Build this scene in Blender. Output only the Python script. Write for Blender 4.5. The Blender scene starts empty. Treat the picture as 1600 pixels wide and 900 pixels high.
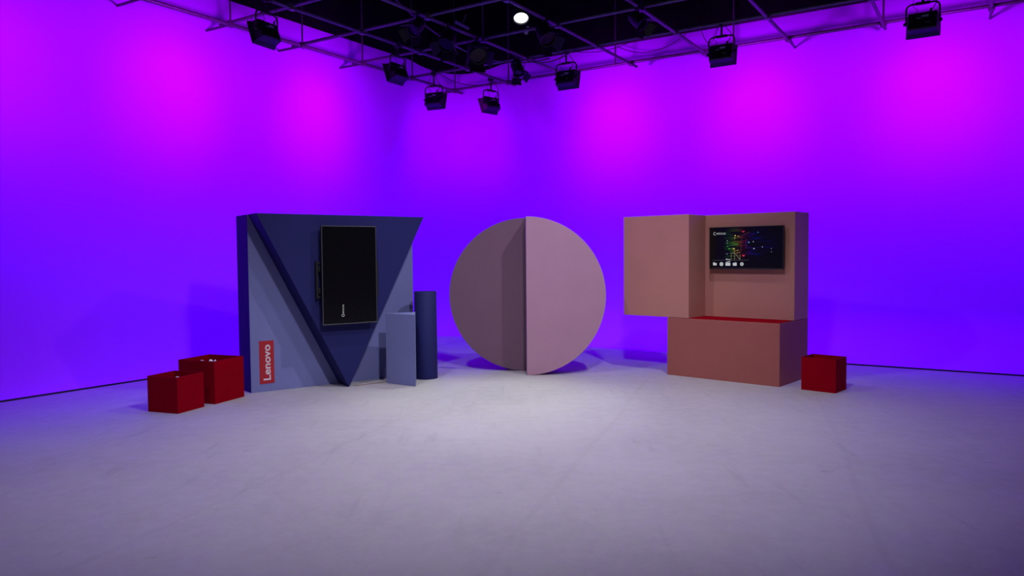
import bpy, bmesh, math, random
from mathutils import Vector, Matrix
PI = math.pi
sc = bpy.context.scene
COL = sc.collection

# ------------------------------------------------------------------ camera, world, exposure
def add_camera():
    f, p, r = 1167.72, 0.0449467, -0.0085462
    fw = Vector((0, math.cos(p), -math.sin(p))); up = Vector((0, math.sin(p), math.cos(p))); rt = Vector((1, 0, 0))
    rx = rt * math.cos(r) + up * math.sin(r)
    ry = -rt * math.sin(r) + up * math.cos(r)
    cd = bpy.data.cameras.new('camera'); co = bpy.data.objects.new('camera', cd)
    cd.sensor_width = 36.0; cd.lens = f / 1600 * 36.0; cd.clip_end = 200
    m = Matrix((rx, ry, -fw)).transposed().to_4x4()
    m.translation = Vector((0, 0, 1.8)); co.matrix_world = m
    COL.objects.link(co); sc.camera = co
add_camera()
w = bpy.data.worlds.new('world'); sc.world = w; w.use_nodes = True
w.node_tree.nodes['Background'].inputs[0].default_value = (0.25, 0.10, 0.5, 1)
w.node_tree.nodes['Background'].inputs[1].default_value = 0.03
sc.view_settings.view_transform = 'Standard'
try: sc.view_settings.look = 'None'
except Exception: pass
sc.view_settings.exposure = 0.0; sc.view_settings.gamma = 1.0; sc.view_settings.use_curve_mapping = False

# plan axes of the room: E1 runs along the right wall towards the corner, E2 along the left wall towards the corner
E1 = Vector((-0.84213, 0.53927, 0)); E2 = Vector((0.53927, 0.84213, 0))
A_WALL, B_WALL, WALL_TOP, CEIL = 10.58, 13.96, 6.0, 8.2
GRID_Z = 5.4
def ab(a, b, z=0.0):
    v = E1 * a + E2 * b
    return Vector((v.x, v.y, z))

def spot(name, loc, target, power, color, size=120, blend=1.0, radius=0.08, parent=None):
    ld = bpy.data.lights.new(name, 'SPOT'); ld.energy = power; ld.color = color
    ld.spot_size = math.radians(size); ld.spot_blend = blend; ld.shadow_soft_size = radius
    o = bpy.data.objects.new(name, ld); COL.objects.link(o)
    d = Vector(target) - Vector(loc)
    o.matrix_world = Matrix.Translation(loc) @ d.to_track_quat('-Z', 'Y').to_matrix().to_4x4()
    if parent:
        mw = o.matrix_world.copy(); o.parent = parent; o.matrix_parent_inverse = parent.matrix_world.inverted(); o.matrix_world = mw
    return o
# white studio key lights hung from the grid on the camera side, with two added fills
WHITE = (0.94, 0.90, 1.05)
spot('key_light', (2.3, 8.6, 5.5), (0.0, 10.0, 0.0), 430, WHITE, 100, 1.0, 0.08)
spot('left_light', (-1.8, 8.0, 5.5), (0.2, 9.8, 0.0), 450, WHITE, 100, 1.0, 0.10)
spot('front_light', (0.8, 4.9, 5.6), (0.1, 7.9, 0.0), 1060, WHITE, 104, 1.0, 0.2)
spot('side_fill', (-3.8, 4.8, 5.6), (-3.0, 6.4, 0.0), 240, WHITE, 82, 1.0, 0.15)  # fill added to brighten the left floor, no fixture
spot('right_fill', (5.6, 6.6, 5.5), (4.3, 9.0, 0.0), 120, WHITE, 66, 1.0, 0.1)  # weak fill added for the stand's right face, no fixture
spot('down_light', (0.165, 11.2, 5.15), (-0.3, 9.2, 0.0), 560, (0.90, 1.0, 0.84), 48, 1.0, 0.1)
MAGENTA = (0.53, 0.0, 1.0)
BLUE = (0.06, 0.0, 1.0)

# ------------------------------------------------------------------ materials
def mat(name, color, rough=0.6, metal=0.0, noise=None, emit=None, estr=1.0, spec=0.5, bump=0.0, bscale=300):
    m = bpy.data.materials.new(name); m.use_nodes = True
    nt = m.node_tree; b = nt.nodes['Principled BSDF']
    b.inputs['Base Color'].default_value = (*color, 1); b.inputs['Roughness'].default_value = rough
    b.inputs['Metallic'].default_value = metal; b.inputs['Specular IOR Level'].default_value = spec
    tc = nt.nodes.new('ShaderNodeTexCoord')
    if noise:
        amount, scale = noise
        n = nt.nodes.new('ShaderNodeTexNoise'); n.inputs['Scale'].default_value = scale; n.inputs['Detail'].default_value = 5
        nt.links.new(tc.outputs['Object'], n.inputs['Vector'])
        r = nt.nodes.new('ShaderNodeMapRange')
        r.inputs['From Min'].default_value = 0.3; r.inputs['From Max'].default_value = 0.7
        r.inputs['To Min'].default_value = 1 - amount; r.inputs['To Max'].default_value = 1 + amount
        nt.links.new(n.outputs['Fac'], r.inputs['Value'])
        mx = nt.nodes.new('ShaderNodeVectorMath'); mx.operation = 'SCALE'; mx.inputs[0].default_value = color
        nt.links.new(r.outputs['Result'], mx.inputs['Scale']); nt.links.new(mx.outputs[0], b.inputs['Base Color'])
    if bump:
        n2 = nt.nodes.new('ShaderNodeTexNoise'); n2.inputs['Scale'].default_value = bscale
        nt.links.new(tc.outputs['Object'], n2.inputs['Vector'])
        bp = nt.nodes.new('ShaderNodeBump'); bp.inputs['Strength'].default_value = bump; bp.inputs['Distance'].default_value = 0.002
        nt.links.new(n2.outputs['Fac'], bp.inputs['Height']); nt.links.new(bp.outputs['Normal'], b.inputs['Normal'])
    if emit:
        b.inputs['Emission Color'].default_value = (*emit, 1); b.inputs['Emission Strength'].default_value = estr
    return m

M = dict(
    cyc=mat('cyclorama_purple_light_tint', (0.60, 0.06, 0.95), 0.9, noise=(0.02, 0.8), spec=0.1),  # white cyclorama; purple wash light is put into its base colour
    black=mat('black_drape', (0.006, 0.006, 0.008), 0.95, noise=(0.3, 3), spec=0.1),
    pipe=mat('grey_steel_pipe', (0.10, 0.10, 0.11), 0.5, 0.4, noise=(0.15, 12)),
    black_metal=mat('black_painted_metal', (0.012, 0.012, 0.015), 0.5, 0.2, noise=(0.2, 20)),
    black_plastic=mat('black_plastic', (0.008, 0.008, 0.01), 0.4, noise=(0.1, 30)),
    cable=mat('black_rubber_cable', (0.01, 0.01, 0.012), 0.7, noise=(0.1, 30)),
    tag_grey=mat('grey_printed_tag', (0.35, 0.37, 0.45), 0.6, noise=(0.1, 40)),
    navy=mat('navy_blue_paint', (0.013, 0.014, 0.105), 0.7, noise=(0.04, 2.5), spec=0.25, bump=0.1),
    slate=mat('slate_blue_paint', (0.187, 0.203, 0.44), 0.7, noise=(0.04, 2.5), spec=0.25, bump=0.1),
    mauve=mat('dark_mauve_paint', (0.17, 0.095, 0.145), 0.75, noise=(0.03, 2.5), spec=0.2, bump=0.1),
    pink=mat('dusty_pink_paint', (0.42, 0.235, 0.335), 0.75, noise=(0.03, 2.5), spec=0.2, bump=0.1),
    tan=mat('terracotta_tan_paint', (0.46, 0.20, 0.165), 0.7, noise=(0.04, 2.0), spec=0.25, bump=0.1),
    terracotta=mat('deep_terracotta_paint', (0.34, 0.105, 0.088), 0.7, noise=(0.04, 2.0), spec=0.2, bump=0.1),
    red=mat('deep_red_paint', (0.28, 0.0002, 0.009), 0.75, noise=(0.05, 5), spec=0.02),
    sign_red=mat('sign_red_vinyl', (0.42, 0.012, 0.022), 0.5, noise=(0.03, 10)),
    sign_white=mat('sign_white_vinyl', (0.72, 0.62, 0.66), 0.5, noise=(0.02, 10)),
    bezel=mat('grey_bezel_metal', (0.10, 0.10, 0.105), 0.35, 0.6, noise=(0.05, 20)),
    screen=mat('black_glass_screen', (0.003, 0.003, 0.004), 0.22, noise=(0.05, 1), spec=0.4),
    paper=mat('white_crumpled_paper', (0.75, 0.75, 0.72), 0.85, noise=(0.08, 12)),
    lamp=mat('lit_lamp_lens', (0.8, 0.8, 0.8), 0.4, noise=(0.05, 60), emit=(0.93, 1.0, 0.88), estr=1.6),
    led=mat('lit_led_face', (0.3, 0.3, 0.35), 0.4, noise=(0.05, 60), emit=(0.36, 0.0, 1.0), estr=6.0),
    cord=mat('dull_beige_cord', (0.28, 0.22, 0.18), 0.7, noise=(0.1, 30)),
    ui_white=mat('screen_white_pixels', (0.02, 0.02, 0.02), 0.4, emit=(0.75, 0.78, 0.80), estr=0.6),
    ui_grey=mat('screen_grey_pixels', (0.02, 0.02, 0.02), 0.4, emit=(0.4, 0.4, 0.42), estr=0.3),
)
def pix(name, col, s): return mat('screen_%s_pixels' % name, (0.01, 0.01, 0.01), 0.4, emit=col, estr=s)

def floor_material():
    m = bpy.data.materials.new('painted_grey_floor'); m.use_nodes = True
    nt = m.node_tree; N = nt.nodes; L = nt.links; b = N['Principled BSDF']
    b.inputs['Roughness'].default_value = 0.62; b.inputs['Specular IOR Level'].default_value = 0.25
    tc = N.new('ShaderNodeTexCoord')
    def noise(scale, detail=6, vec=None, rough=0.55):
        n = N.new('ShaderNodeTexNoise'); n.inputs['Scale'].default_value = scale
        n.inputs['Detail'].default_value = detail; n.inputs['Roughness'].default_value = rough
        L.new(vec or tc.outputs['Object'], n.inputs['Vector']); return n.outputs['Fac']
    def mapping(scale, rot):
        mp = N.new('ShaderNodeMapping'); mp.inputs['Scale'].default_value = scale; mp.inputs['Rotation'].default_value = (0, 0, rot)
        L.new(tc.outputs['Object'], mp.inputs['Vector']); return mp.outputs['Vector']
    def rng(v, a, b_, c, d):
        r = N.new('ShaderNodeMapRange'); r.inputs['From Min'].default_value = a; r.inputs['From Max'].default_value = b_
        r.inputs['To Min'].default_value = c; r.inputs['To Max'].default_value = d; L.new(v, r.inputs['Value']); return r.outputs['Result']
    def mix(fac, a, c):
        x = N.new('ShaderNodeMix'); x.data_type = 'RGBA'
        L.new(fac, x.inputs['Factor'])
        for s, val in ((x.inputs['A'], a), (x.inputs['B'], c)):
            if isinstance(val, tuple): s.default_value = val
            else: L.new(val, s)
        return x.outputs['Result']
    base = mix(rng(noise(0.9), 0.35, 0.65, 0, 1), (0.385, 0.365, 0.385, 1), (0.425, 0.405, 0.42, 1))
    fine = mix(rng(noise(7, 8, rough=0.7), 0.42, 0.62, 0, 0.5), base, (0.46, 0.44, 0.455, 1))
    streak = mix(rng(noise(1.6, 5, mapping((5.0, 0.6, 1), 0.35)), 0.60, 0.72, 0, 0.35), fine, (0.31, 0.285, 0.30, 1))
    scuff = mix(rng(noise(3.2, 3, mapping((1.0, 2.2, 1), -0.3)), 0.69, 0.75, 0, 0.42), streak, (0.26, 0.22, 0.22, 1))
    speck = mix(rng(noise(30, 1), 0.80, 0.84, 0, 0.6), scuff, (0.12, 0.10, 0.10, 1))
    # two faint dolly tracks worn into the paint
    wv = N.new('ShaderNodeTexWave'); wv.inputs['Scale'].default_value = 0.14; wv.inputs['Distortion'].default_value = 0.6
    wv.inputs['Phase Offset'].default_value = 1.1
    L.new(mapping((1, 1, 1), 0.32), wv.inputs['Vector'])
    track = mix(rng(wv.outputs['Fac'], 0.997, 1.0, 0, 0.10), speck, (0.25, 0.21, 0.21, 1))
    L.new(track, b.inputs['Base Color'])
    L.new(rng(noise(4), 0.3, 0.7, 0.55, 0.72), b.inputs['Roughness'])
    bp = N.new('ShaderNodeBump'); bp.inputs['Strength'].default_value = 0.15; bp.inputs['Distance'].default_value = 0.004
    L.new(noise(14, 6), bp.inputs['Height']); L.new(bp.outputs['Normal'], b.inputs['Normal'])
    return m
M['floor'] = floor_material()

# ------------------------------------------------------------------ helpers
def obj(name, bm, material, parent=None, smooth=False, bevel=0.0):
    bmesh.ops.recalc_face_normals(bm, faces=bm.faces[:])
    me = bpy.data.meshes.new(name); bm.to_mesh(me); bm.free()
    for mm in (material if isinstance(material, (list, tuple)) else [material]): me.materials.append(mm)
    if smooth:
        for p in me.polygons: p.use_smooth = True
    o = bpy.data.objects.new(name, me); COL.objects.link(o)
    if parent: o.parent = parent
    if bevel:
        mod = o.modifiers.new('bevel', 'BEVEL'); mod.width = bevel; mod.segments = 2; mod.limit_method = 'ANGLE'
    return o
def tag(o, label=None, cat=None, group=None, kind=None):
    if label: o['label'] = label
    if cat: o['category'] = cat
    if group: o['group'] = group
    if kind: o['kind'] = kind
    return o
def thing(name, label, cat, loc=(0, 0, 0), rz=0.0, group=None):
    o = bpy.data.objects.new(name, None); COL.objects.link(o)
    o.matrix_world = Matrix.Translation(loc) @ Matrix.Rotation(rz, 4, 'Z')
    o.empty_display_size = 0.1
    return tag(o, label, cat, group)
def box(bm, x0, x1, y0, y1, z0, z1, mi=0):
    vs = [bm.verts.new((x, y, z)) for z in (z0, z1) for x, y in ((x0, y0), (x1, y0), (x1, y1), (x0, y1))]
    for f in ((0, 1, 2, 3), (4, 5, 6, 7), (0, 1, 5, 4), (1, 2, 6, 5), (2, 3, 7, 6), (3, 0, 4, 7)):
        bm.faces.new([vs[i] for i in f]).material_index = mi
def prism(bm, pts, d0, d1):  # pts: (x, z) outline, extruded in y
    a = [bm.verts.new((x, d0, z)) for x, z in pts]; b = [bm.verts.new((x, d1, z)) for x, z in pts]
    bm.faces.new(a); bm.faces.new(b[::-1])
    n = len(pts)
    for i in range(n): bm.faces.new((a[i], a[(i + 1) % n], b[(i + 1) % n], b[i]))
def tube(bm, pts, r, n=10, closed_ends=True):
    pts = [Vector(p) for p in pts]; rings = []
    prev = None
    for i, p in enumerate(pts):
        t = (pts[min(i + 1, len(pts) - 1)] - pts[max(i - 1, 0)]).normalized()
        if prev is None:
            u = t.orthogonal().normalized()
        else:
            u = (prev - t * prev.dot(t)).normalized()
        prev = u; v = t.cross(u)
        rings.append([bm.verts.new(p + u * (r * math.cos(2 * PI * k / n)) + v * (r * math.sin(2 * PI * k / n))) for k in range(n)])
    for a, b in zip(rings, rings[1:]):
        for k in range(n): bm.faces.new((a[k], a[(k + 1) % n], b[(k + 1) % n], b[k]))
    if closed_ends: bm.faces.new(rings[0][::-1]); bm.faces.new(rings[-1])
def lathe(bm, prof, n=24, axis='Z', cap=True):  # prof: (r, t)
    rings = []
    for r, t in prof:
        ring = []
        for k in range(n):
            c, s = math.cos(2 * PI * k / n) * r, math.sin(2 * PI * k / n) * r
            ring.append(bm.verts.new((c, s, t) if axis == 'Z' else (c, t, s)))
        rings.append(ring)
    for a, b in zip(rings, rings[1:]):
        for k in range(n): bm.faces.new((a[k], a[(k + 1) % n], b[(k + 1) % n], b[k]))
    if cap: bm.faces.new(rings[0][::-1]); bm.faces.new(rings[-1])
def B(fn, *a, **k):
    bm = bmesh.new(); fn(bm, *a, **k); return bm
def text_mesh(name, body, size, material, parent, mw, weight=0.0, depth=0.001, spacing=1.0):
    cu = bpy.data.curves.new(name, 'FONT'); cu.body = body; cu.size = size; cu.offset = weight; cu.extrude = depth
    cu.space_character = spacing; cu.resolution_u = 6
    t = bpy.data.objects.new('tmp', cu); COL.objects.link(t)
    dg = bpy.context.evaluated_depsgraph_get(); dg.update()
    me = bpy.data.meshes.new_from_object(t.evaluated_get(dg)); me.name = name
    bpy.data.objects.remove(t); bpy.data.curves.remove(cu)
    me.materials.clear(); me.materials.append(material)
    o = bpy.data.objects.new(name, me); COL.objects.link(o); o.parent = parent; o.matrix_local = mw
    return o
def fit_text(me, w, h):  # scale the mesh so its outline spans w x h from the origin
    xs = [v.co.x for v in me.vertices]; ys = [v.co.y for v in me.vertices]
    x0, x1, y0, y1 = min(xs), max(xs), min(ys), max(ys)
    for v in me.vertices:
        v.co.x = (v.co.x - x0) / (x1 - x0) * w; v.co.y = (v.co.y - y0) / (y1 - y0) * h

# ------------------------------------------------------------------ the studio shell
def build_shell():
    R = 1.2; n = 24
    # floor
    bm = bmesh.new()
    bm.faces.new([bm.verts.new(ab(a, b)) for a, b in ((-9, -5), (A_WALL, -5), (A_WALL, B_WALL), (-9, B_WALL))])
    tag(obj('floor', bm, M['floor']), kind='structure')
    # cyclorama: vertical wall on a rounded corner, cove running into the floor
    plan = []
    for i in range(25): plan.append((A_WALL, -5 + (B_WALL - R + 5) * i / 25, 0.0))
    for i in range(n + 1): plan.append((A_WALL - R + R * math.cos(PI / 2 * i / n), B_WALL - R + R * math.sin(PI / 2 * i / n), PI / 2 * i / n))
    for i in range(1, 26): plan.append((A_WALL - R - (A_WALL - R + 9) * i / 25, B_WALL, PI / 2))
    def cyc_profile(th):
        e = 0.15 + (1.12 - 0.15) * (th / (PI / 2)) ; hc = 0.85
        pr = []
        for k in range(13):
            t = PI / 2 * k / 12
            pr.append((e * (1 - math.sin(t)), hc * (1 - math.cos(t))))
        pr += [(0, hc + (WALL_TOP - hc) * k / 10) for k in range(1, 11)]
        return pr
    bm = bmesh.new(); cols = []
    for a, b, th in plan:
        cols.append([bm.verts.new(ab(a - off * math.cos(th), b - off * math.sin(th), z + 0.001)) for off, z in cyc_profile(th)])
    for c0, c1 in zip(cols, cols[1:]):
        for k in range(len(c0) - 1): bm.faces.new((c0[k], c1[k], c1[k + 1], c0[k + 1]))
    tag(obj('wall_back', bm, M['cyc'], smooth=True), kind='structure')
    # black drapes above the cyclorama
    bm = bmesh.new(); cols = []
    R2 = 1.4
    plan2 = [(A_WALL, -5)] + [(A_WALL - R2 + R2 * math.cos(PI / 2 * i / 16), B_WALL - R2 + R2 * math.sin(PI / 2 * i / 16)) for i in range(17)] + [(-9, B_WALL)]
    for i, (a, b) in enumerate(plan2):
        cols.append([bm.verts.new(ab(a - 0.03, b - 0.03, z)) for z in (WALL_TOP - 0.02 - (0.16 * math.sin(PI * (i - 1) / 16) if 1 <= i <= 17 else 0), 6.6, 7.4, CEIL)])
    for c0, c1 in zip(cols, cols[1:]):
        for k in range(3): bm.faces.new((c0[k], c1[k], c1[k + 1], c0[k + 1]))
    o = tag(obj('wall_upper', bm, M['black']), kind='structure')
    m = o.modifiers.new('solid', 'SOLIDIFY'); m.thickness = 0.03
    bm = bmesh.new()
    bm.faces.new([bm.verts.new(ab(a, b, CEIL)) for a, b in ((-9, -5), (A_WALL, -5), (A_WALL, B_WALL), (-9, B_WALL))])
    tag(obj('ceiling', bm, M['black']), kind='structure')
    # thin dark seam where the cove meets the floor paint, open at the far corner
    tag(obj('trim_1', B(tube, [ab(A_WALL - 0.15, -4, 0.012), ab(A_WALL - 0.15, 7.6, 0.012)], 0.012, 6), M['cable']), kind='structure')
    tag(obj('trim_2', B(tube, [ab(2.6, B_WALL - 1.12, 0.012), ab(-8, B_WALL - 1.12, 0.012)], 0.012, 6), M['cable']), kind='structure')
    # curtain track along the top of the right wall
    tag(obj('trim_3', B(tube, [ab(8.7, B_WALL - 0.22, 5.93), ab(-8, B_WALL - 0.22, 5.93)], 0.022, 8), M['black_metal']), kind='structure')
build_shell()

# ------------------------------------------------------------------ ceiling grid of pipes
def build_grid():
    g = thing('lighting_grid', 'grid of crossed grey steel pipes hung under the black ceiling', 'lighting grid', ab(5.0, 9.0, GRID_Z))
    inv = g.matrix_world.inverted()
    def child(name, pts, r, m, n=10):
        bm = B(tube, [inv @ Vector(p) for p in pts], r, n); return obj(name, bm, m, g, smooth=False)
    As = [10.0, 8.6, 7.25, 5.82, 4.4, 2.95, 1.5, 0.05, -1.4, -2.85, -4.3]
    Bs = [13.36, 11.92, 10.48, 9.02, 7.58, 6.14, 4.7]
    for a in As: child('pipe', [ab(a, 4.0, GRID_Z), ab(a, 13.62, GRID_Z)], 0.027, M['pipe'])
    for b in Bs: child('pipe', [ab(10.25, b, GRID_Z + 0.03), ab(-5.2, b, GRID_Z + 0.03)], 0.027, M['pipe'])
    for b in Bs:
        child('hanger', [ab(10.0, b, GRID_Z), ab(10.02, b, CEIL)], 0.016, M['pipe'], 6)
        child('wall_bracket', [ab(10.0, b, GRID_Z), ab(A_WALL, b - 0.02, GRID_Z)], 0.02, M['pipe'], 6)
    for a in (8.6, 6.15, 3.88, 1.5, -0.6, -2.85):
        child('hanger', [ab(a, 13.36, GRID_Z), ab(a, 13.38, CEIL)], 0.016, M['pipe'], 6)
    for a in (7.25, 4.4, 2.95, 0.05):
        child('wall_bracket', [ab(a, 13.36, GRID_Z), ab(a + 0.02, B_WALL, GRID_Z)], 0.02, M['pipe'], 6)
    for a in (7.25, 4.4):
        for b in (10.48, 7.58): child('hanger', [ab(a, b, GRID_Z), ab(a, b, CEIL)], 0.014, M['pipe'], 6)
    k = 0
    for a in As[:8]:
        for b in Bs[:5]:
            bm = bmesh.new(); box(bm, -0.045, 0.045, -0.05, 0.05, -0.035, 0.055)
            bmesh.ops.rotate(bm, verts=bm.verts, matrix=Matrix.Rotation(math.atan2(E1.y, E1.x), 3, 'Z'))
            bmesh.ops.translate(bm, verts=bm.verts, vec=inv @ ab(a, b, GRID_Z))
            obj('pipe_clamp', bm, M['pipe'], g, bevel=0.006); k += 1
build_grid()

# ------------------------------------------------------------------ hung LED cyclorama lights
def arc(cx, cz, r, a0, a1, n=6): return [(cx + r * math.cos(a0 + (a1 - a0) * i / n), cz + r * math.sin(a0 + (a1 - a0) * i / n)) for i in range(n + 1)]
def make_fixture(loc, yaw, label, power, aim_z=4.2, dist=2.0, pitch=30, roll=0, stem=0.2, blue=1.0, bz=0.9):
    # local frame: origin on the pipe, +Y is the direction the lamp faces
    t = thing('studio_light', label, 'studio light', loc, yaw, 'LED wash lights hung along the pipes facing the walls')
    zt = -stem; hw = 0.205
    bm = bmesh.new()
    box(bm, -0.035, 0.035, -0.045, 0.045, -0.05, 0.045)
    box(bm, -0.02, 0.02, 0.045, 0.085, -0.02, 0.01)
    obj('clamp', bm, M['black_metal'], t, bevel=0.008)
    obj('stem', B(tube, [(0, 0, -0.04), (0, 0, zt + 0.01)], 0.017, 10), M['black_metal'], t)
    rr = Matrix.Rotation(math.radians(roll), 4, 'Y')
    pz = zt - 0.265
    pts = [(-hw, 0, pz)] + [(x, 0, z) for x, z in arc(-hw + 0.07, zt - 0.07, 0.07, PI, PI / 2)] + [(x, 0, z) for x, z in arc(hw - 0.07, zt - 0.07, 0.07, PI / 2, 0)] + [(hw, 0, pz)]
    y = obj('yoke', B(tube, pts, 0.0125, 8), M['black_metal'], t, smooth=True)
    bm = bmesh.new(); box(bm, -0.09, 0.09, -0.025, 0.025, zt - 0.018, zt + 0.018)
    for s in (-1, 1):
        lb = bmesh.new(); lathe(lb, [(0.028, 0), (0.028, 0.02), (0.018, 0.045)], 12)
        bmesh.ops.rotate(lb, verts=lb.verts, matrix=Matrix.Rotation(s * PI / 2, 3, 'Y')); bmesh.ops.translate(lb, verts=lb.verts, vec=(s * (hw - 0.01), 0, pz + 0.005))
        obj('knob', lb, M['black_plastic'], t)
    obj('yoke_plate', bm, M['black_metal'], t, bevel=0.004)
    # body, pitched down towards the wall
    body = bpy.data.objects.new('lamp_body', None)
    P = Matrix.Translation((0, 0, pz)) @ Matrix.Rotation(math.radians(-pitch), 4, 'X')
    bm = bmesh.new()
    xs = 0.18
    secs = [(-0.07, 0.165, 0.110), (-0.055, 0.18, 0.125), (0.0, 0.183, 0.130), (0.02, 0.186, 0.132), (0.06, 0.190, 0.135)]
    rings = []
    for yy, sx, sz in secs: rings.append([bm.verts.new((x, yy, z)) for x, z in ((-sx, -sz), (sx, -sz), (sx, sz), (-sx, sz))])
    for a, b in zip(rings, rings[1:]):
        for k in range(4): bm.faces.new((a[k], a[(k + 1) % 4], b[(k + 1) % 4], b[k]))
    bm.faces.new(rings[0]); bm.faces.new(rings[-1][::-1])
    for k in range(9): box(bm, -0.135 + k * 0.032, -0.128 + k * 0.032, -0.09, -0.06, -0.09, 0.0)   # cooling fins
    bmesh.ops.transform(bm, verts=bm.verts, matrix=P)
    bo = obj('lamp_body', bm, M['black_metal'], t, bevel=0.006)
    bm = bmesh.new()   # flared hood around the face, open at the front
    rings = []
    for yy, sx, sz in ((0.055, 0.192, 0.137), (0.125, 0.214, 0.165), (0.125, 0.208, 0.159), (0.062, 0.186, 0.131)):
        rings.append([bm.verts.new((x, yy, z)) for x, z in ((-sx, -sz), (sx, -sz), (sx, sz), (-sx, sz))])
    for a, b in zip(rings, rings[1:] + rings[:1]):
        for k in range(4): bm.faces.new((a[k], a[(k + 1) % 4], b[(k + 1) % 4], b[k]))
    bmesh.ops.transform(bm, verts=bm.verts, matrix=P); obj('hood', bm, M['black_metal'], bo)
    bm = bmesh.new(); box(bm, -0.175, 0.175, 0.0605, 0.0635, -0.122, 0.122); bmesh.ops.transform(bm, verts=bm.verts, matrix=P)
    obj('led_face', bm, M['led'], bo)
    for x0, x1, z0, z1 in ((-0.01, 0.075, 0.045, 0.075), (-0.075, -0.02, 0.03, 0.042), (0.035, 0.10, -0.045, -0.03)):
        bm = bmesh.new(); box(bm, x0, x1, -0.0735, -0.0702, z0, z1); bmesh.ops.transform(bm, verts=bm.verts, matrix=P)
        obj('printed_label', bm, M['tag_grey'], bo)
    # cables
    def cv(pts, r=0.006, n=6):
        out = []
        for i in range(len(pts) - 1):
            p0 = Vector(pts[max(i - 1, 0)]); p1 = Vector(pts[i]); p2 = Vector(pts[i + 1]); p3 = Vector(pts[min(i + 2, len(pts) - 1)])
            for k in range(5):
                u = k / 5; out.append(0.5 * ((2 * p1) + (p2 - p0) * u + (2 * p0 - 5 * p1 + 4 * p2 - p3) * u * u + (3 * p1 - p0 - 3 * p2 + p3) * u ** 3))
        out.append(Vector(pts[-1])); return B(tube, out, r, n)
    obj('power_cable', cv([(0.04, -0.02, 0.03), (0.10, -0.05, zt * 0.5), (0.17, -0.05, zt), (0.12, -0.03, zt - 0.1), (0.10, -0.04, pz + 0.13)]), M['cable'], t, smooth=True)
    obj('safety_cable', cv([(-0.02, 0, 0.03), (-0.10, -0.02, zt * 0.6), (-0.12, -0.02, zt - 0.02), (-0.06, -0.02, zt - 0.1), (-0.11, -0.02, pz + 0.125)], 0.004), M['cable'], t, smooth=True)
    obj('cable_plug', B(lathe, [(0.012, pz + 0.11), (0.015, pz + 0.15), (0.01, pz + 0.17)], 10), M['black_plastic'], t).location = (0.10, -0.04, 0)
    # its light, plus a blue lamp added to turn the lower wall bluer
    bpy.context.view_layer.update()
    if power:
        mw = t.matrix_world
        p = mw @ (P @ Vector((0, 0.14, 0)))
        tgt = mw @ Vector((0, dist, 0)); tgt.z = aim_z
        spot('wall_wash', p, tgt, power, MAGENTA, 160, 1.0, 0.12, t)
        spot('hot_centre', p, tgt, power * 0.36, MAGENTA, 68, 1.0, 0.1, t)
        if blue:
            tg2 = mw @ Vector((0, dist, 0)); tg2.z = bz
            spot('added_blue_wash', p, tg2, blue, BLUE, 110, 1.0, 0.12, t)
    return t
YR = math.atan2(E2.y, E2.x) - PI / 2      # faces the right wall
YL = math.atan2(E1.y, E1.x) - PI / 2      # faces the left wall
P1, P0 = 200, 480
make_fixture(ab(8.58, 7.10, GRID_Z), YL + 0.12, 'black studio light on a wide yoke nearest the left edge of the ceiling', P1, blue=P0, pitch=17)
make_fixture(ab(8.6, 9.87, GRID_Z), YL + 0.05, 'second studio light from the left, above the right corner of the navy triangle', P1, blue=P0, pitch=17)
make_fixture(ab(9.45, 11.92, GRID_Z + 0.03), YR + 0.1, 'third studio light from the left, hung against the purple wall left of the corner', P1*0.26, blue=P0*0.5, pitch=14, stem=0.25)
make_fixture(ab(8.70, 12.85, GRID_Z), YL - 0.25, 'black studio light turned sideways just right of the room corner, fourth from the left', P1*0.16, blue=P0*0.45, pitch=22, stem=0.24, dist=1.9)
make_fixture(ab(6.46, 11.95, GRID_Z + 0.03), YR, 'black studio light with looped cables above the right half of the circle', P1, blue=P0, pitch=12, stem=0.22)
make_fixture(ab(3.66, 11.95, GRID_Z + 0.03), YR, 'black studio light hanging above the terracotta display stand, facing the right wall', P1, blue=P0, pitch=12, stem=0.2)
# more of the same row, their bodies above the picture's edge
make_fixture(ab(0.85, 11.95, GRID_Z + 0.03), YR, 'black studio light facing the right wall at the far right end of the row', P1, blue=P0, pitch=14)
make_fixture(ab(8.58, 4.3, GRID_Z), YL, 'black studio light facing the left wall at the near end of the left row', P1 * 0.7, blue=P0, pitch=17)
make_fixture(ab(-2.0, 11.95, GRID_Z + 0.03), YR, 'black studio light facing the right wall outside the picture on the right', P1, blue=P0, pitch=14)

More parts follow.
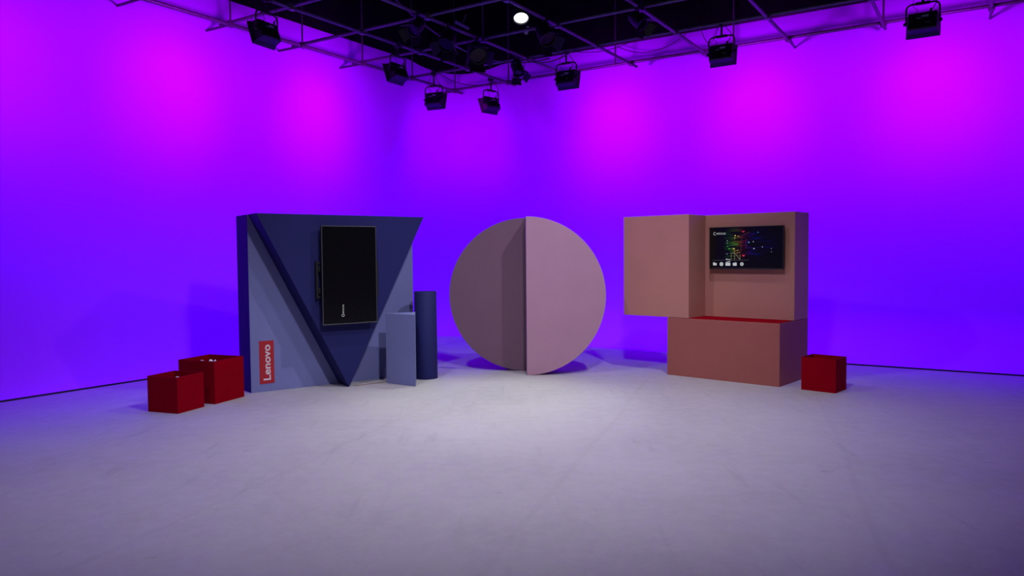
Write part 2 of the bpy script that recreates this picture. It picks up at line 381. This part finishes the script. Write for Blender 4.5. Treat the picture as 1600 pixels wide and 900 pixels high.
# ------------------------------------------------------------------ dark rig clutter over the corner
def par_can(loc, yaw, pitch, label, lit=False, s=1.0, barn=True):
    t = thing('spotlight', label, 'spotlight', loc, yaw)
    obj('clamp', B(box, -0.03, 0.03, -0.04, 0.04, -0.045, 0.04), M['black_metal'], t, bevel=0.006)
    r = 0.11 * s
    obj('stem', B(tube, [(0, 0, -0.04), (0, 0, -0.10)], 0.012, 8), M['black_metal'], t)
    pts = [(-r - 0.03, 0, -0.10 - r * 1.1), (-r - 0.03, 0, -0.10), (r + 0.03, 0, -0.10), (r + 0.03, 0, -0.10 - r * 1.1)]
    obj('yoke', B(tube, pts, 0.01, 6), M['black_metal'], t)
    P = Matrix.Translation((0, 0, -0.10 - r * 1.1)) @ Matrix.Rotation(math.radians(-pitch), 4, 'X')
    bm = B(lathe, [(r * 0.55, -0.19 * s), (r * 0.9, -0.15 * s), (r * 0.92, -0.06), (r, -0.05), (r, 0.10 * s), (r * 1.06, 0.10 * s), (r * 1.06, 0.12 * s), (r * 0.94, 0.12 * s), (r * 0.92, 0.06 * s)], 28, 'Y', cap=True)
    bmesh.ops.transform(bm, verts=bm.verts, matrix=P); b = obj('lamp_body', bm, M['black_metal'], t)
    bm = B(lathe, [(r * 0.93, 0.085 * s), (r * 0.93, 0.095 * s)], 28, 'Y'); bmesh.ops.transform(bm, verts=bm.verts, matrix=P)
    l = obj('lens', bm, M['lamp'] if lit else M['screen'], b)
    if lit: tag(l, 'glowing white round lens')
    if barn:
        for k in range(4):
            bm = bmesh.new(); a = r * 0.8
            vs = [bm.verts.new(p) for p in ((-a, 0.12, r), (a, 0.12, r), (a * 1.3, 0.12 + 0.11 * s, r * 1.65), (-a * 1.3, 0.12 + 0.11 * s, r * 1.65))]
            vt = [bm.verts.new(v.co + Vector((0, 0.002, 0.003))) for v in vs]
            bm.faces.new(vs); bm.faces.new(vt[::-1])
            for i in range(4): bm.faces.new((vs[i], vs[(i + 1) % 4], vt[(i + 1) % 4], vt[i]))
            bmesh.ops.rotate(bm, verts=bm.verts, matrix=Matrix.Rotation(k * PI / 2, 3, 'Y')); bmesh.ops.transform(bm, verts=bm.verts, matrix=P)
            obj('barn_door', bm, M['black_metal'], b)
    return t
FC = PI   # faces the camera side
par_can((0.168, 11.30, 5.62), FC, 58, 'lit round white spotlight high above the circle, its lens glowing', lit=True, s=1.05, barn=False)
par_can(ab(7.33, 11.70, 5.40), FC + 0.5, 62, 'unlit black spotlight in silhouette hanging against the wall right of the room corner', s=0.95)
def cl(a, b, yaw, pitch, label, s=1.0): par_can(ab(a, b, GRID_Z), yaw, pitch, label, s=s)
cl(7.25, 8.75, FC - 0.6, 45, 'dark spotlight near the top edge above the right corner of the navy triangle', 0.9)
cl(7.25, 10.3, FC + 0.3, 40, 'dark spotlight crowded among the pipes above the left half of the circle', 1.2)
cl(7.25, 9.5, FC - 0.3, 50, 'dark spotlight at the top of the picture left of the glowing round lamp', 1.1)
cl(5.82, 10.1, FC + 0.5, 50, 'dark spotlight below right of the glowing round lamp', 1.1)
cl(4.4, 10.35, FC + 0.9, 45, "faint dark spotlight near the long pipe above the terracotta stand's left box", 0.85)

# grey tilted panel and hanging tag among the rig, and slack cables
bm = bmesh.new(); box(bm, -0.13, 0.13, -0.005, 0.005, -0.035, 0.035); box(bm, -0.13, 0.13, -0.02, 0.005, 0.03, 0.035); box(bm, -0.004, 0.004, -0.004, 0.004, 0.03, 0.22)
o = obj('metal_plate', bm, M['pipe']); o.location = (-0.79, 12.62, 5.62); o.rotation_euler = (0.9, 0.45, 0.1)
tag(o, 'slanted grey metal plate catching purple light in the dark rig', 'plate')
bm = bmesh.new(); box(bm, -0.03, 0.03, -0.003, 0.003, -0.07, 0.07)
o = obj('hanging_tag', bm, M['tag_grey']); o.location = (0.30, 13.09, 5.66); o.rotation_euler = (0.3, 0.45, 0)
tag(o, 'small pale grey tag hanging below the glowing round lamp', 'tag')
def catenary(name, p0, p1, sag, r, label, m=None):
    p0, p1 = Vector(p0), Vector(p1)
    pts = [p0.lerp(p1, i / 16) - Vector((0, 0, sag * 4 * (i / 16) * (1 - i / 16))) for i in range(17)]
    return tag(obj(name, B(tube, pts, r, 6), m or M['cable'], smooth=True), label, 'cable')
catenary('slack_cable', ab(9.3, 11.92, 5.40), ab(8.7, 13.1, 5.42), 0.16, 0.007, 'thin slack cable sagging between the third and fourth lights at the room corner')
catenary('slack_cable', ab(6.3, 13.8, 5.90), ab(4.9, 13.8, 5.92), 0.22, 0.007, 'thin black cable sagging below the track above the terracotta stand')
catenary('slack_cable', ab(4.6, 13.8, 5.92), ab(3.7, 11.95, 5.42), 0.25, 0.007, 'thin black cable drooping to the light above the terracotta stand')
catenary('slack_cable', ab(6.4, 11.95, 5.42), ab(5.9, 13.6, 5.9), 0.10, 0.006, 'thin cable rising rightwards from the light above the circle')
catenary('slack_cable', ab(7.25, 8.2, 5.5), ab(7.9, 11.2, 5.4), 0.10, 0.012, 'blue-lit cable crossing the pipes above the navy display wall', M['pipe'])
catenary('slack_cable', ab(7.9, 10.3, 5.45), ab(7.0, 12.3, 5.45), 0.20, 0.012, 'tangled dark cable among spotlights above the left half of the circle', M['pipe'])
catenary('slack_cable', ab(7.4, 11.6, 5.45), ab(6.2, 11.9, 5.45), 0.22, 0.01, 'dark cable looped behind the silhouetted spotlight', M['pipe'])

# ------------------------------------------------------------------ navy and slate display wall with inverted triangle
BX, BY, BA = -3.4505, 9.7863, 0.62
def build_blue():
    t = thing('display_wall', 'slate blue display wall with a navy inverted triangle standing out of its front', 'display wall', (BX, BY, 0), BA)
    # solid slate box with navy end
    bm = bmesh.new(); box(bm, 0, 2.416, 0, 0.508, 0, 2.351)
    o = obj('back_panel', bm, [M['slate'], M['navy']], t, bevel=0.003)
    for p in o.data.polygons:
        c = p.center
        if c.x < 0.001 or c.z > 2.35: p.material_index = 1
    tag(o, 'slate blue panel with navy left end')
    bm = B(prism, [(0.008, 2.351), (2.416, 2.351), (1.2183, 0.0)], -0.360, -0.001)
    tag(obj('triangle_panel', bm, M['navy'], t, bevel=0.002), 'navy inverted triangle')
    # red sign
    s = obj('sign', B(box, 0.1145, 0.310, -0.004, -0.0005, 0.1075, 0.680), M['sign_red'], t)
    tag(s, 'red vertical sign')
    mw = Matrix(((0, -1, 0, 0.262), (0, 0, -1, -0.0045), (1, 0, 0, 0.152), (0, 0, 0, 1)))
    tx = text_mesh('lettering', 'Lenovo', 0.14, M['sign_white'], t, mw, weight=0.003, depth=0.0006)
    fit_text(tx.data, 0.475, 0.098); tx.parent = s
    tag(tx, 'white lettering reading upward')
build_blue()

def c_logo(bm, cx, cy, r, th, d0, d1):  # open ring opening to the right, in the x-z plane
    n = 20; a0, a1 = math.radians(50), math.radians(330)
    prev = None
    for i in range(n + 1):
        a = a0 + (a1 - a0) * i / n
        q = [bm.verts.new((cx + rr * math.cos(a), d, cy + rr * math.sin(a))) for rr, d in ((r, d0), (r - th, d0), (r - th, d1), (r, d1))]
        if prev:
            for k in range(4): bm.faces.new((prev[k], prev[(k + 1) % 4], q[(k + 1) % 4], q[k]))
        prev = q

def build_tv_portrait():
    # local frame of the display wall, screen face at d = -0.49
    loc = Vector((BX, BY, 0)) + Matrix.Rotation(BA, 3, 'Z') @ Vector((1.205, -0.36, 0.88))
    t = thing('television', 'large black television mounted upright on the navy triangle', 'television', loc, BA)
    W, H = 0.787, 1.322; x0, x1 = -W / 2, W / 2
    bm = bmesh.new(); box(bm, x0, x1, -0.122, -0.085, 0, H)
    box(bm, x0 + 0.12, x1 - 0.12, -0.085, -0.065, 0.2, H - 0.2)
    body = obj('casing', bm, M['black_plastic'], t, bevel=0.004)
    bm = bmesh.new(); b = 0.012
    for q in ((x0, x1, 0, b), (x0, x1, H - b, H), (x0, x0 + b, b, H - b), (x1 - b, x1, b, H - b)): box(bm, q[0], q[1], -0.131, -0.121, q[2], q[3])
    tag(obj('bezel', bm, M['bezel'], t, bevel=0.002), 'thin grey metal bezel')
    s = obj('screen', B(box, x0 + b, x1 - b, -0.126, -0.1205, b, H - b), M['screen'], t)
    # mount: rails sticking out each side of the screen
    bm = bmesh.new()
    for sgn, xe in ((-1, x0 - 0.055), (1, x1 + 0.055)):
        xa, xb = sorted((xe, xe - sgn * 0.03)); box(bm, xa, xb, -0.06, -0.02, 0.35, 0.85)
        for z in (0.36, 0.46, 0.71, 0.81):
            xa, xb = sorted((xe, xe - sgn * 0.2)); box(bm, xa, xb, -0.05, -0.03, z, z + 0.03)
    box(bm, x0 + 0.1, x1 - 0.1, -0.066, -0.001, 0.40, 0.80)
    for z in (0.42, 0.73): box(bm, x0 - 0.02, x1 + 0.02, -0.055, -0.035, z, z + 0.05)
    obj('wall_mount', bm, M['black_metal'], t, bevel=0.003)
    # little brand mark on the screen, reading upward
    bm = B(c_logo, 0, 0, 0.020, 0.0045, -0.1275, -0.126)
    bmesh.ops.rotate(bm, verts=bm.verts, matrix=Matrix.Rotation(-PI / 2, 3, 'Y'))
    bmesh.ops.translate(bm, verts=bm.verts, vec=(-0.108, 0, 0.122)); obj('screen_logo', bm, M['ui_white'], s)
    bm = bmesh.new(); box(bm, -0.111, -0.106, -0.1275, -0.126, 0.128, 0.15); obj('screen_logo', bm, M['ui_white'], s)
    mw = Matrix(((0, -1, 0, -0.094), (0, 0, -1, -0.1262), (1, 0, 0, 0.152), (0, 0, 0, 1)))
    tx = text_mesh('screen_text', 'micca', 0.04, M['ui_white'], s, mw, weight=0.0, depth=0.0005, spacing=1.15); fit_text(tx.data, 0.112, 0.026)
build_tv_portrait()

# ------------------------------------------------------------------ pale box pillar and navy cylinder
def build_pillars():
    p0 = Vector((-1.78304, 10.48464, 0)); tri = [(0, 0), (0.4502, -0.3032), (0.3955, 0.200)]
    bm = bmesh.new()
    lo = [bm.verts.new((x, y, 0)) for x, y in tri]; hi = [bm.verts.new((x, y, 0.988)) for x, y in tri]
    bm.faces.new(lo); bm.faces.new(hi)
    for k in range(3): bm.faces.new((lo[k], lo[(k + 1) % 3], hi[(k + 1) % 3], hi[k]))
    t = obj('triangular_pillar', bm, M['slate'], bevel=0.003); t.location = p0
    tag(t, 'waist high slate blue triangular pillar in front of the navy cylinder', 'pillar')
    bm = B(lathe, [(0.166, 0), (0.1665, 0.003), (0.1605, 1.270), (0.159, 1.272)], 64)
    t = obj('cylinder_pillar', bm, M['navy']); t.location = (-1.268, 10.900, 0)
    for p in t.data.polygons: p.use_smooth = len(p.vertices) == 4
    tag(t, 'tall navy blue cylinder pillar beside the right end of the slate display wall', 'pillar')
build_pillars()

# ------------------------------------------------------------------ two toned circle
def build_circle():
    R = 1.179; cx, cy = 0.213, 11.06
    t = thing('circle_display', 'large upright circle of two half discs, dark mauve left and dusty pink right', 'display', (cx, cy, 0))
    n = 72
    pts = [(0.0, 0.0)] + [(R * math.sin(PI * i / n), R - R * math.cos(PI * i / n)) for i in range(1, n)] + [(0.0, 2 * R)]
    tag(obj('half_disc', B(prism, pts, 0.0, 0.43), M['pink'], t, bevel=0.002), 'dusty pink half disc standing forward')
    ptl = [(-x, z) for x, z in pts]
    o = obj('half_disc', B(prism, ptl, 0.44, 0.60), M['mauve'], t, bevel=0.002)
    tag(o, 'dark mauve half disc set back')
    # bracing behind both halves
    bm = bmesh.new(); box(bm, -0.30, 0.30, 0.605, 0.65, 0.9, 1.0); box(bm, -0.30, 0.30, 0.605, 0.65, 1.5, 1.6)
    box(bm, -0.30, -0.24, 0.605, 1.05, 0.0, 0.045); box(bm, 0.24, 0.30, 0.605, 1.05, 0.0, 0.045)
    for x in (-0.3, 0.24):
        box(bm, x, x + 0.06, 0.605, 0.65, 0.045, 1.6)
    obj('brace', bm, M['mauve'], t)
build_circle()

# ------------------------------------------------------------------ terracotta display stand
TX, TY, TA = 3.5557, 9.9011, -0.7247
def build_tan():
    t = thing('display_stand', 'terracotta block display stand with an overhanging box and a red shelf strip', 'display stand', (TX, TY, 0), TA)
    tag(obj('base_block', B(box, -1.6875, 0, 0, 1.022, 0, 0.850), M['terracotta'], t, bevel=0.003), 'deeper terracotta base block')
    obj('tall_panel', B(box, -1.3378, 0, 0.5026, 1.022, 0.8545, 2.356), M['tan'], t, bevel=0.003)
    tag(obj('overhanging_box', B(box, -2.4462, -1.3385, 0, 1.022, 0.8545, 2.356), M['tan'], t, bevel=0.003), 'box overhanging the base to the left')
    tag(obj('shelf_top', B(box, -1.333, -0.004, 0.004, 0.5, 0.8502, 0.8555), M['red'], t), 'red shelf strip')
build_tan()

def build_tv_landscape():
    loc = Vector((TX, TY, 0)) + Matrix.Rotation(TA, 3, 'Z') @ Vector((-0.668, 0.5026, 1.561))
    t = thing('television', 'black television with a lit menu screen on the terracotta stand', 'television', loc, TA)
    W, H = 1.10, 0.609; x0, x1 = -W / 2, W / 2
    bm = bmesh.new(); box(bm, x0, x1, -0.10, -0.062, 0, H); box(bm, x0 + 0.1, x1 - 0.1, -0.062, -0.045, 0.06, 0.4)
    obj('casing', bm, M['black_plastic'], t, bevel=0.004)
    bm = bmesh.new(); b = 0.010
    for q in ((x0, x1, 0, b + 0.006), (x0, x1, H - b, H), (x0, x0 + b, b, H - b), (x1 - b, x1, b, H - b)): box(bm, q[0], q[1], -0.106, -0.099, q[2], q[3])
    obj('bezel', bm, M['black_plastic'], t, bevel=0.002)
    obj('wall_mount', B(box, -0.25, 0.25, -0.046, -0.001, 0.12, 0.36), M['black_metal'], t)
    # the screen picture: dim blue field, coloured light burst
    m = bpy.data.materials.new('screen_picture'); m.use_nodes = True; nt = m.node_tree; N = nt.nodes; L = nt.links
    bs = N['Principled BSDF']; bs.inputs['Base Color'].default_value = (0.003, 0.003, 0.004, 1); bs.inputs['Roughness'].default_value = 0.25
    tc = N.new('ShaderNodeTexCoord'); sep = N.new('ShaderNodeSeparateXYZ'); L.new(tc.outputs['Object'], sep.inputs[0])
    ramp = N.new('ShaderNodeValToRGB'); mr = N.new('ShaderNodeMapRange')
    mr.inputs['From Min'].default_value = x0; mr.inputs['From Max'].default_value = x1; L.new(sep.outputs['X'], mr.inputs['Value']); L.new(mr.outputs['Result'], ramp.inputs['Fac'])
    cr = ramp.color_ramp; cr.elements[0].position = 0.20; cr.elements[0].color = (0, 0, 0, 1); cr.elements[1].position = 1.0; cr.elements[1].color = (0.0005, 0.0003, 0.003, 1)
    for pos, c in ((0.27, (0.002, 0.04, 0.004)), (0.34, (0.03, 0.06, 0.0)), (0.42, (0.06, 0.02, 0.0)), (0.48, (0.05, 0.0, 0.012)), (0.55, (0.01, 0.0, 0.06)), (0.64, (0.0, 0.002, 0.06)), (0.75, (0.0, 0.0, 0.02)), (0.88, (0.0, 0.0, 0.008))):
        e = cr.elements.new(pos); e.color = (*c, 1)
    no = N.new('ShaderNodeTexNoise'); no.inputs['Scale'].default_value = 1.0; no.inputs['Detail'].default_value = 6
    mp = N.new('ShaderNodeMapping'); mp.inputs['Scale'].default_value = (4, 1, 40); L.new(tc.outputs['Object'], mp.inputs['Vector']); L.new(mp.outputs['Vector'], no.inputs['Vector'])
    r2 = N.new('ShaderNodeMapRange'); r2.inputs['From Min'].default_value = 0.48; r2.inputs['From Max'].default_value = 0.72; L.new(no.outputs['Fac'], r2.inputs['Value'])
    # fade away from the middle of the burst
    zz = N.new('ShaderNodeMapRange'); zz.inputs['From Min'].default_value = 0.0; zz.inputs['From Max'].default_value = 0.25; zz.inputs['To Min'].default_value = 1; zz.inputs['To Max'].default_value = 0
    su = N.new('ShaderNodeMath'); su.operation = 'SUBTRACT'; su.inputs[1].default_value = 0.36; L.new(sep.outputs['Z'], su.inputs[0])
    ac = N.new('ShaderNodeMath'); ac.operation = 'ABSOLUTE'; L.new(su.outputs[0], ac.inputs[0]); L.new(ac.outputs[0], zz.inputs['Value'])
    mu = N.new('ShaderNodeMath'); mu.operation = 'MULTIPLY'; L.new(r2.outputs['Result'], mu.inputs[0]); L.new(zz.outputs['Result'], mu.inputs[1])
    L.new(ramp.outputs['Color'], bs.inputs['Emission Color']); mm = N.new('ShaderNodeMath'); mm.operation = 'MULTIPLY'; mm.inputs[1].default_value = 2.6
    L.new(mu.outputs[0], mm.inputs[0]); L.new(mm.outputs[0], bs.inputs['Emission Strength'])
    s = obj('screen', B(box, x0 + b, x1 - b, -0.1035, -0.0985, b + 0.006, H - b), m, t)
    D0, D1 = -0.1048, -0.1034
    # crop frame of the picture -> screen coordinates
    def sx(u): return x0 + (u - 187) / (1340 - 187) * W
    def sz(v): return H - (v - 140) / (806 - 140) * H
    def rect(bm, u0, u1, v0, v1): box(bm, sx(u0), sx(u1), D0, D1, sz(v1), sz(v0))
    def poly(bm, pts): prism(bm, [(sx(u), sz(v)) for u, v in pts], D0, D1)
    W_, G_ = M['ui_white'], M['ui_grey']
    obj('screen_logo', B(c_logo, sx(278), sz(243), 0.022, 0.0045, D0, D1), W_, s)
    mw = Matrix(((1, 0, 0, sx(308)), (0, 0, -1, D1), (0, 1, 0, sz(258)), (0, 0, 0, 1)))
    tx = text_mesh('screen_text', 'micca', 0.05, W_, s, mw, weight=0.0, depth=0.0005, spacing=1.15); fit_text(tx.data, 0.137, 0.034)
    mw = Matrix(((1, 0, 0, sx(462)), (0, 0, -1, D1), (0, 1, 0, sz(662)), (0, 0, 0, 1)))
    tx = text_mesh('screen_text', 'Movie', 0.03, W_, s, mw, weight=0.0003, depth=0.0005); fit_text(tx.data, 0.062, 0.020)
    bm = bmesh.new(); poly(bm, ((250, 700), (272, 700), (280, 710), (308, 710), (308, 748), (250, 748))); tag(obj('folder_icon', bm, W_, s), 'white folder icon')
    bm = bmesh.new(); n = 16
    poly(bm, [(387 + 30 * math.cos(2 * PI * k / n), 727 + 31 * math.sin(2 * PI * k / n)) for k in range(n)]); g = obj('reel_icon', bm, W_, s)
    bm = bmesh.new()
    for k in range(4):
        cu, cv_ = 387 + 14 * math.cos(PI / 2 * k + 0.5), 727 + 14 * math.sin(PI / 2 * k + 0.5)
        prism(bm, [(sx(cu + 5 * math.cos(q * PI / 3)), sz(cv_ + 5 * math.sin(q * PI / 3))) for q in range(6)], D0 - 0.0006, D0)
    obj('reel_holes', bm, M['screen'], s)
    bm = bmesh.new(); rect(bm, 453, 531, 706, 752); poly(bm, ((460, 694), (526, 678), (530, 688), (463, 703))); obj('clapper_icon', bm, W_, s)
    bm = bmesh.new(); poly(bm, ((572, 706), (596, 706), (602, 714), (612, 698), (632, 706), (632, 752), (572, 752))); obj('photo_icon', bm, W_, s)
    bm = bmesh.new()
    for k in range(8):
        a = 2 * PI * k / 8
        poly(bm, [(714 + r * math.cos(a + da), 726 + r * math.sin(a + da)) for r, da in ((10, -0.39), (21, -0.39), (29, -0.2), (29, 0.2), (21, 0.39), (10, 0.39))])
    obj('gear_icon', bm, W_, s)
    bm = bmesh.new(); rect(bm, 250, 820, 664, 666); obj('menu_line', bm, G_, s)
    # dotted IN-shaped outline
    bm = bmesh.new()
    def dots(u0, v0, u1, v1, n):
        for i in range(n + 1):
            u, v = u0 + (u1 - u0) * i / n, v0 + (v1 - v0) * i / n; rect(bm, u - 3, u + 3, v - 3, v + 3)
    dots(545, 660, 545, 560, 7); dots(545, 560, 600, 556, 4); dots(598, 660, 598, 565, 7); dots(612, 562, 682, 655, 9); dots(684, 655, 684, 590, 5)
    obj('dotted_letters', bm, pix('pale', (0.6, 0.55, 0.35), 0.6), s)
    cols = dict(red=((1, 0.03, 0.10), 0.5), yellow=((1.0, 0.75, 0.2), 0.55), green=((0.15, 1, 0.15), 0.4), blue=((0.1, 0.45, 1.0), 0.9), white=((0.7, 0.7, 1.0), 0.9), amber=((1, 0.55, 0.1), 0.4))
    pm = {k: pix(k, *c) for k, c in cols.items()}
    def blob(bm, u, v, a, b_=None):
        b_ = b_ or a; prism(bm, [(sx(u + a * math.cos(k * PI / 4)), sz(v + b_ * math.sin(k * PI / 4))) for k in range(8)], D0, D1)
    for key, pts in dict(red=[(735, 222, 22, 9), (740, 595, 20, 14), (785, 350, 7, 4)], yellow=[(586, 486, 17, 9), (606, 280, 12, 9), (655, 290, 14, 4), (600, 318, 6, 10)],
                         green=[(512, 483, 9, 9), (485, 446, 8, 6)], blue=[(822, 390, 11, 8), (962, 238, 8, 4)], white=[(900, 487, 9, 7), (890, 380, 7, 5), (1028, 464, 6, 5), (1165, 488, 4, 4), (1165, 540, 3, 5), (480, 358, 5, 5), (480, 398, 5, 4), (476, 568, 5, 5)],
                         amber=[(600, 520, 14, 5), (645, 515, 18, 4), (672, 545, 6, 8), (595, 545, 5, 8), (640, 552, 16, 4)]).items():
        bm = bmesh.new()
        for p in pts: blob(bm, *p)
        obj('light_dots', bm, pm[key], s)
    bm = bmesh.new(); poly(bm, ((500, 440), (650, 408), (655, 424), (500, 444))); poly(bm, ((500, 480), (580, 470), (580, 478), (500, 484)))
    obj('light_beam', bm, pix('beam_green', (0.1, 0.6, 0.03), 0.22), s)
    bm = bmesh.new(); poly(bm, ((660, 300), (830, 225), (835, 235), (665, 312))); poly(bm, ((690, 560), (700, 330), (712, 330), (704, 560)))
    obj('light_beam', bm, pix('beam_red', (0.5, 0.03, 0.10), 0.07), s)
    bm = bmesh.new(); poly(bm, ((772, 470), (776, 360), (784, 360), (782, 470)))
    obj('light_beam', bm, pix('beam_violet', (0.18, 0.0, 0.8), 0.10), s)
build_tv_landscape()

# ------------------------------------------------------------------ open red boxes
def red_box(x, y, ang, w_, d_, h_, label, fill=None):
    bm = bmesh.new(); th = 0.014
    box(bm, 0, w_, 0, th, 0, h_); box(bm, 0, w_, d_ - th, d_, 0, h_)
    box(bm, 0, th, th, d_ - th, 0, h_); box(bm, w_ - th, w_, th, d_ - th, 0, h_); box(bm, th, w_ - th, th, d_ - th, 0, th)
    o = obj('red_box', bm, M['red']); o.location = (x, y, 0); o.rotation_euler = (0, 0, ang)
    tag(o, label, 'box', 'open red boxes on the floor')
    return o
rb = [red_box(3.7756, 9.7157, -0.7443, 0.4386, 0.3855, 0.4308, 'single open red box right of the terracotta display stand'),
      red_box(-3.8535, 8.5221, 1.2324, 0.4205, 0.4375, 0.4204, 'smaller and nearer of the two open red boxes left of the slate display wall'),
      red_box(-3.6402, 9.0614, 1.2181, 0.5251, 0.5544, 0.5265, 'larger open red box touching the left end of the slate display wall')]
def crumple(bx, lx, ly, rx, ry, z1, seed, label):
    rnd = random.Random(seed); bm = bmesh.new()
    bmesh.ops.create_icosphere(bm, subdivisions=3, radius=1.0)
    z0 = 0.016; hh = (z1 - z0) / 2
    for v in bm.verts:
        k = 1 + rnd.uniform(-0.12, 0.05); v.co.x *= rx * k; v.co.y *= ry * k; v.co.z = max(-1, min(1, v.co.z * 1.15)) * hh * (k if v.co.z > 0 else 1)
    zmin = min(v.co.z for v in bm.verts)
    for v in bm.verts: v.co.z += z0 - zmin
    o = obj('crumpled_paper', bm, M['paper'])
    R = Matrix.Rotation(bx.rotation_euler[2], 3, 'Z'); o.location = Vector(bx.location) + R @ Vector((lx, ly, 0)); o.rotation_euler = bx.rotation_euler
    tag(o, label, 'paper', 'crumpled white paper inside the red boxes')
crumple(rb[1], 0.10, 0.085, 0.055, 0.05, 0.412, 1, 'small white crumpled paper peeping over the rim of the smaller left red box')
crumple(rb[2], 0.10, 0.11, 0.085, 0.06, 0.528, 2, 'white crumpled paper at the near corner of the larger left red box')
crumple(rb[2], 0.12, 0.28, 0.07, 0.10, 0.512, 3, 'white crumpled paper at the left side of the larger left red box')

# pale cord lying by the foot of the triangle
pts = [Vector((-2.19, 10.245, 0.008)), Vector((-2.09, 10.33, 0.008)), Vector((-1.97, 10.44, 0.008)), Vector((-1.87, 10.50, 0.008)), Vector((-1.80, 10.56, 0.008))]
tag(obj('floor_cord', B(tube, pts, 0.007, 8), M['cord'], smooth=True), 'dull beige cord on the floor between the triangle tip and the short pillar', 'cord')
